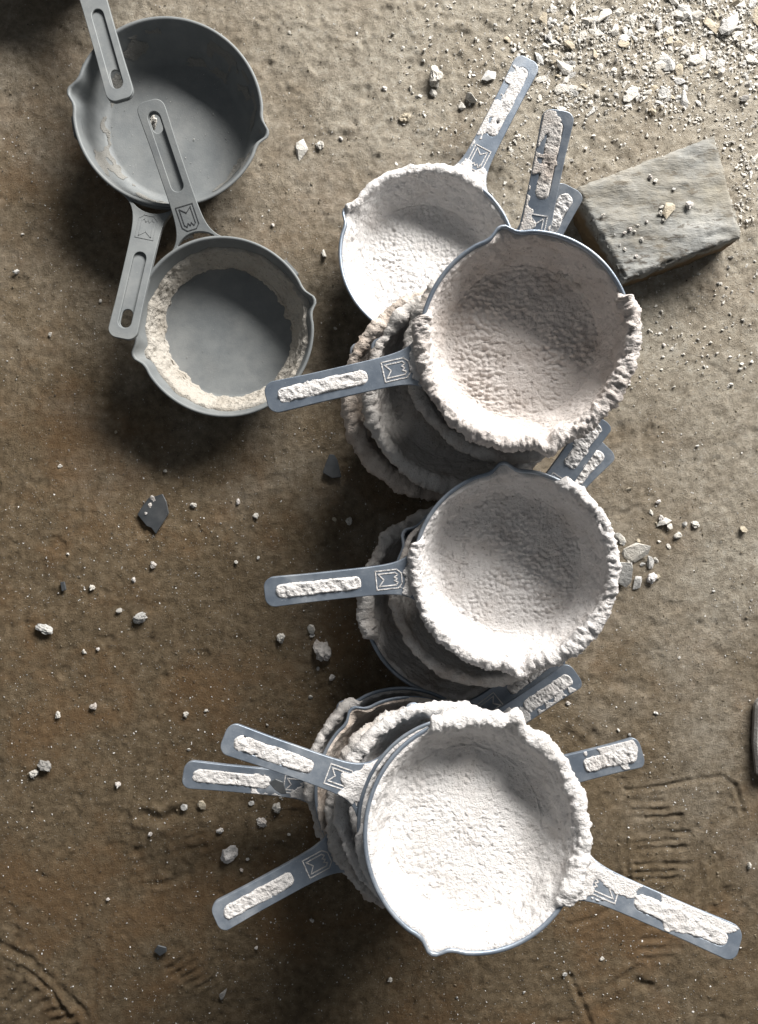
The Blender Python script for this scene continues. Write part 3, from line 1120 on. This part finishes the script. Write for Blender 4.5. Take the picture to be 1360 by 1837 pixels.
g0 = W(275, 920)
fz = ground_z(g0.x, g0.y) + 0.002
fl = flake('scale_flake', [(247, 923), (258, 905), (269, 892), (281, 890), (293, 886), (300, 900), (304, 921), (292, 940), (280, 958), (272, 947), (264, 944), (254, 932)], fz,
           0.003, M_dark, 'large dark scale flake speckled white on open brown soil', (0.05, 0.03))
g1 = W(598, 838)
flake('scale_flake', [(579, 848), (584, 832), (591, 815), (600, 816), (606, 826), (613, 856), (596, 858)], ground_z(g1.x, g1.y) + 0.002, 0.003, M_dark,
      'dark pointed scale flake near the leaning stack in shade', (0.03, -0.05))
g1 = W(288, 1702)
flake('scale_flake', [(277, 1705), (284, 1694), (299, 1698), (300, 1706), (288, 1714)], ground_z(g1.x, g1.y) + 0.003, 0.003, M_dark,
      'small dark scale flake alone on the dark soil')
g1 = W(115, 1051)
flake('scale_flake', [(109, 1044), (117, 1043), (120, 1058), (112, 1061)], ground_z(g1.x, g1.y) + 0.003, 0.003, M_dark, 'tiny dark scale sliver on open brown soil')
flake('scale_flake', [(483, 1402), (495, 1396), (508, 1402), (514, 1424), (505, 1424), (494, 1416)], 0.094, 0.003, M_dark,
      'dark scale chip resting on the lowest handle of the fanned stack', (-0.15, 0.03))
# white fleck on the dark flake
for k, (a, b, sz) in enumerate(((275, 896, 12), (270, 906, 9), (262, 921, 6))):
    put('plaster_crumb', CRUMBS[2 * k], a, b, sz * PXM, 'white fleck stuck on the large dark scale flake', 'crumb', 'flecks on the dark scale flake', z=fz + 0.0025, squash=(1, 1, .4))

# crumbs scattered over the brown soil
SC = [(213, 1095, 16), (505, 1143, 21), (559, 1127, 25), (561, 1140, 13), (275, 1014, 15), (347, 906, 13), (427, 900, 10), (459, 925, 11), (600, 931, 13), (626, 934, 13),
      (333, 1447, 20), (363, 1441, 24), (333, 1282, 13), (167, 1268, 16), (471, 1474, 18), (498, 1447, 22), (62, 1388, 16), (395, 1489, 14), (452, 1441, 15), (445, 1541, 9),
      (213, 1407, 11), (519, 1496, 9), (240, 1040, 10), (165, 1055, 11), (122, 1010 - 16, 9), (424, 1009, 11), (463, 1001, 9), (602, 590, 10), (1246, 941, 14), (1332, 951, 20),
      (1012, 1746, 13), (1345, 1553, 11), (104, 1283, 12), (557, 1250, 12), (504, 1430, 9), (271, 1494, 8), (338, 1345, 10), (434, 1560, 8), (195, 1612, 8), (640, 1365 - 900, 8),
      (208, 775, 9), (107, 836, 8), (296, 845, 8), (690, 1330 - 160, 8), (1110, 1310, 10), (1130, 1318, 9), (1020, 1262, 9), (1178, 1680 - 400, 8), (30, 488, 16), (180, 540, 9),
      (90, 600, 8), (40, 420, 8), (490, 405, 8), (520, 60, 9), (640, 60, 8), (575, 262, 16), (690, 160, 9), (560, 330, 9), (612, 250, 8), (570, 1200, 10), (595, 1215, 11),
      (480, 1300, 8), (150, 1170, 9), (175, 1165, 8), (370, 1345 - 70, 9), (700, 1760, 9), (820, 1790, 8), (460, 1700, 8), (560, 1650, 8), (940, 1780, 9), (1080, 1720, 8),
      (1220, 1180, 8), (1280, 1060, 9), (1180, 900, 10), (1250, 800, 9), (1190, 620, 8), (1310, 690, 9), (1200, 945, 18), (1215, 960, 14), (1185, 930, 13)]
LAND = [(300, 400, 'the bare pans'), (275, 920, 'the large dark scale flake'), (600, 1140, 'the handle of the middle stack'), (430, 1450, 'the left handles of the fanned stack'),
        (1190, 1510, 'the boot print'), (1140, 1010, 'the slab chips of the middle stack'), (1180, 370, 'the weathered block'), (401, 1783, 'the smooth grey chip'),
        (781, 143, 'the rounded grey pebble'), (81, 1130, 'the lumpy double crumb'), (82, 1373, 'the grey brown pebble')]
for k, (a, b, sz) in enumerate(SC):
    if not free(a, b):
        continue
    near = min(LAND, key=lambda q: math.hypot(a - q[0], b - q[1]))[2]
    put('plaster_crumb', random.choice(CRUMBS), a, b, sz * PXM * 0.92, 'small pale crumb on the floor near ' + near, 'crumb', 'crumbs near ' + near)

# crumbs on the block
for a, b, sz in ((1081, 388, 11), (1236, 369, 13), (1209, 340, 8), (1187, 372, 10), (1184, 384, 9), (1190, 395, 9), (1130, 412, 7), (1120, 418, 7), (1144, 405, 6), (1138, 416, 6),
                 (1103, 421, 6), (1112, 440, 6), (1151, 431, 7), (1141, 460, 6), (1160, 398, 6), (1120, 447, 6), (1166, 318, 9), (1176, 325, 7)):
    put('plaster_crumb', random.choice(CRUMBS), a, b, sz * PXM, 'tiny pale crumb sitting on the weathered block', 'crumb', 'crumbs on the block', z=0.0625)

# rubble patch: individual chips
BL = [(1290, 55, 110, 70, 1.0), (1180, 40, 80, 45, .8), (1020, 60, 70, 55, .55), (1035, 185, 60, 22, 1.0), (1080, 70, 50, 40, .7), (1190, 180, 45, 25, .9), (1330, 300, 28, 90, .8),
      (930, 265, 30, 25, .6), (1330, 60, 70, 60, .8), (880, 150, 40, 60, .2), (1000, 110, 60, 60, .5), (1150, 990, 25, 35, .35), (1160, 130, 60, 40, .5), (1250, 215, 50, 20, .5)]


def rub_density(px, py):
    return sum(wt * math.exp(-((px - a) / sx) ** 2 - ((py - b) / sy) ** 2) for a, b, sx, sy, wt in BL)


n, tries = 0, 0
while n < 270 and tries < 40000:
    tries += 1
    px, py = random.uniform(860, 1375), random.uniform(-10, 430)
    if random.random() > rub_density(px, py) or not free(px, py):
        continue
    sz = min(44, 13 * math.exp(random.gauss(0.3, 0.48)))
    cm_ = random.choice(CHIPS)
    tone = {'pale_stone': 'buff', 'pale_grey_stone': 'pale grey', 'tan_stone': 'tan'}[cm_.materials[0].name]
    big = 'large' if sz > 23 else 'small'
    put('rubble_chip', cm_, px, py, sz * PXM, '%s %s broken stone chip in the rubble patch behind the weathered block' % (big, tone), 'stone', '%s %s chips in the rubble patch' % (big, tone),
        squash=(random.uniform(.9, 1.3), random.uniform(.75, 1.05), random.uniform(.3, .6)), sink=0.5)
    n += 1


# uncountable grit
def grit(name, mat, count, dens, smin, smax, label, area=(-10, 1370, -10, 1847), sides=13):
    protos = []
    for k in range(6):
        me = chip_mesh(500 + k, 0.7, sides)
        bm = bmesh.new()
        bm.from_mesh(me)
        bmesh.ops.triangulate(bm, faces=bm.faces)
        bm.verts.ensure_lookup_table()
        protos.append((np.array([v.co[:] for v in bm.verts]), np.array([[v.index for v in f.verts] for f in bm.faces])))
        bm.free()
    pts = []
    while len(pts) < count:
        px, py = random.uniform(*area[:2]), random.uniform(*area[2:])
        if random.random() < dens(px, py):
            pts.append((px, py))
    pts = np.array(pts)
    x = (pts[:, 0] - CX) * PXM
    y = (CY - pts[:, 1]) * PXM
    z = ground_height(x, y)
    V, Fc, b = [], [], 0
    for i in range(len(pts)):
        pv, pf = protos[i % 6]
        s = smin * (smax / smin) ** (random.random() ** 2.2)
        a = random.uniform(0, 6.28)
        c_, s_ = math.cos(a), math.sin(a)
        q = pv * s * np.array([1, random.uniform(.7, 1.1), random.uniform(.6, 1)])
        V.append(np.stack([q[:, 0] * c_ - q[:, 1] * s_ + x[i], q[:, 0] * s_ + q[:, 1] * c_ + y[i], q[:, 2] + z[i] + s * 0.15], 1))
        Fc.append(pf + b)
        b += len(pv)
    o = obj(name, mesh_np(name, np.concatenate(V), np.concatenate(Fc), False), mat)
    tag(o, label, 'grit', kind='stuff')


_DS = vnoise(np.stack([np.repeat(np.arange(0, 20), 20) * 0.71, np.tile(np.arange(0, 20), 20) * 0.71, np.full(400, 0.5)], 1), 4).reshape(20, 20)


def d_soil(px, py):
    v = 0.30 + 0.55 * (_DS[int(px / 75) % 20, int(py / 100) % 20] > 0.05)
    return min(1, v * (1.0 if py > 760 else 0.6))


grit('pale_grit', M_speck, 6500, d_soil, 0.0011, 0.0045, 'fine pale grit strewn over the brown soil', sides=8)
grit('brown_grit', M_clod, 9000, lambda a, b: 0.6, 0.0013, 0.0050, 'fine brown soil grains strewn over the floor', sides=8)
grit('dark_grit', M_scale, 2200, lambda a, b: 0.5, 0.0012, 0.0042, 'fine dark grit strewn over the soil floor', sides=8)
grit('rubble_grit', M_stone, 8000, lambda a, b: min(1, 0.07 + 0.9 * rub_density(a, b)), 0.0018, 0.0095, 'fine pale rubble grit packed between the stone chips', (700, 1375, -10, 700),
     sides=10)


# specks lying on the bare pan floors
def specks(pan, count, label, seed):
    r_ = np.random.default_rng(seed)
    pan_m = Matrix.LocRotScale(pan.location, pan.rotation_euler, pan.scale)
    proto = chip_mesh(620 + seed, 0.7, 8)
    bm = bmesh.new()
    bm.from_mesh(proto)
    bmesh.ops.triangulate(bm, faces=bm.faces)
    pv = np.array([v.co[:] for v in bm.verts])
    pf = np.array([[v.index for v in f.verts] for f in bm.faces])
    bm.free()
    V, Fc = [], []
    for k in range(count):
        rad, a = 0.094 * math.sqrt(r_.random()), r_.random() * 6.28
        sz = 0.0011 * (3.2 ** (r_.random() ** 2.5))
        q = pan_m @ Vector((rad * math.cos(a), rad * math.sin(a), 0.0054 + sz * 0.3))
        V.append(pv * sz * r_.uniform(.7, 1.2, 3) + np.array(q))
        Fc.append(pf + k * len(pv))
    o = obj('pale_specks', mesh_np('pale_specks', np.concatenate(V), np.concatenate(Fc), False), M_pale)
    tag(o, label, 'grit', kind='stuff')


specks(L1, 85, 'tiny pale specks scattered on the floor of the larger bare pan', 1)
specks(L2, 30, 'tiny pale specks scattered on the floor of the sandy ringed pan', 2)
for k, (a, b, sz) in enumerate(((273, 212, 11), (278, 219, 12), (272, 222, 9), (276, 229, 9))):
    put('plaster_crumb', CRUMBS[2 * k + 1], a, b, sz * PXM, 'white crumb caught in the slot of the handle over the larger bare pan', 'crumb', 'crumbs in the handle slot', z=0.1005)
for k, (a, b, sz) in enumerate(((324, 427, 9), (331, 426, 12), (338, 424, 9), (343, 425, 8))):
    put('plaster_crumb', CRUMBS[2 * k], a, b, sz * PXM, 'grey crumb lodged where the bare handle meets the sandy ringed pan', 'crumb', 'crumbs at the handle root', z=0.070)
g1 = W(1365, 1320)
flake('grey_stone', [(1349, 1262), (1356, 1250), (1385, 1238), (1390, 1392), (1352, 1388), (1346, 1330)], ground_z(g1.x, g1.y) + 0.004, 0.014, M_stone3,
      'long dark grey stone jutting in beside the curved scrape')['category'] = 'stone'
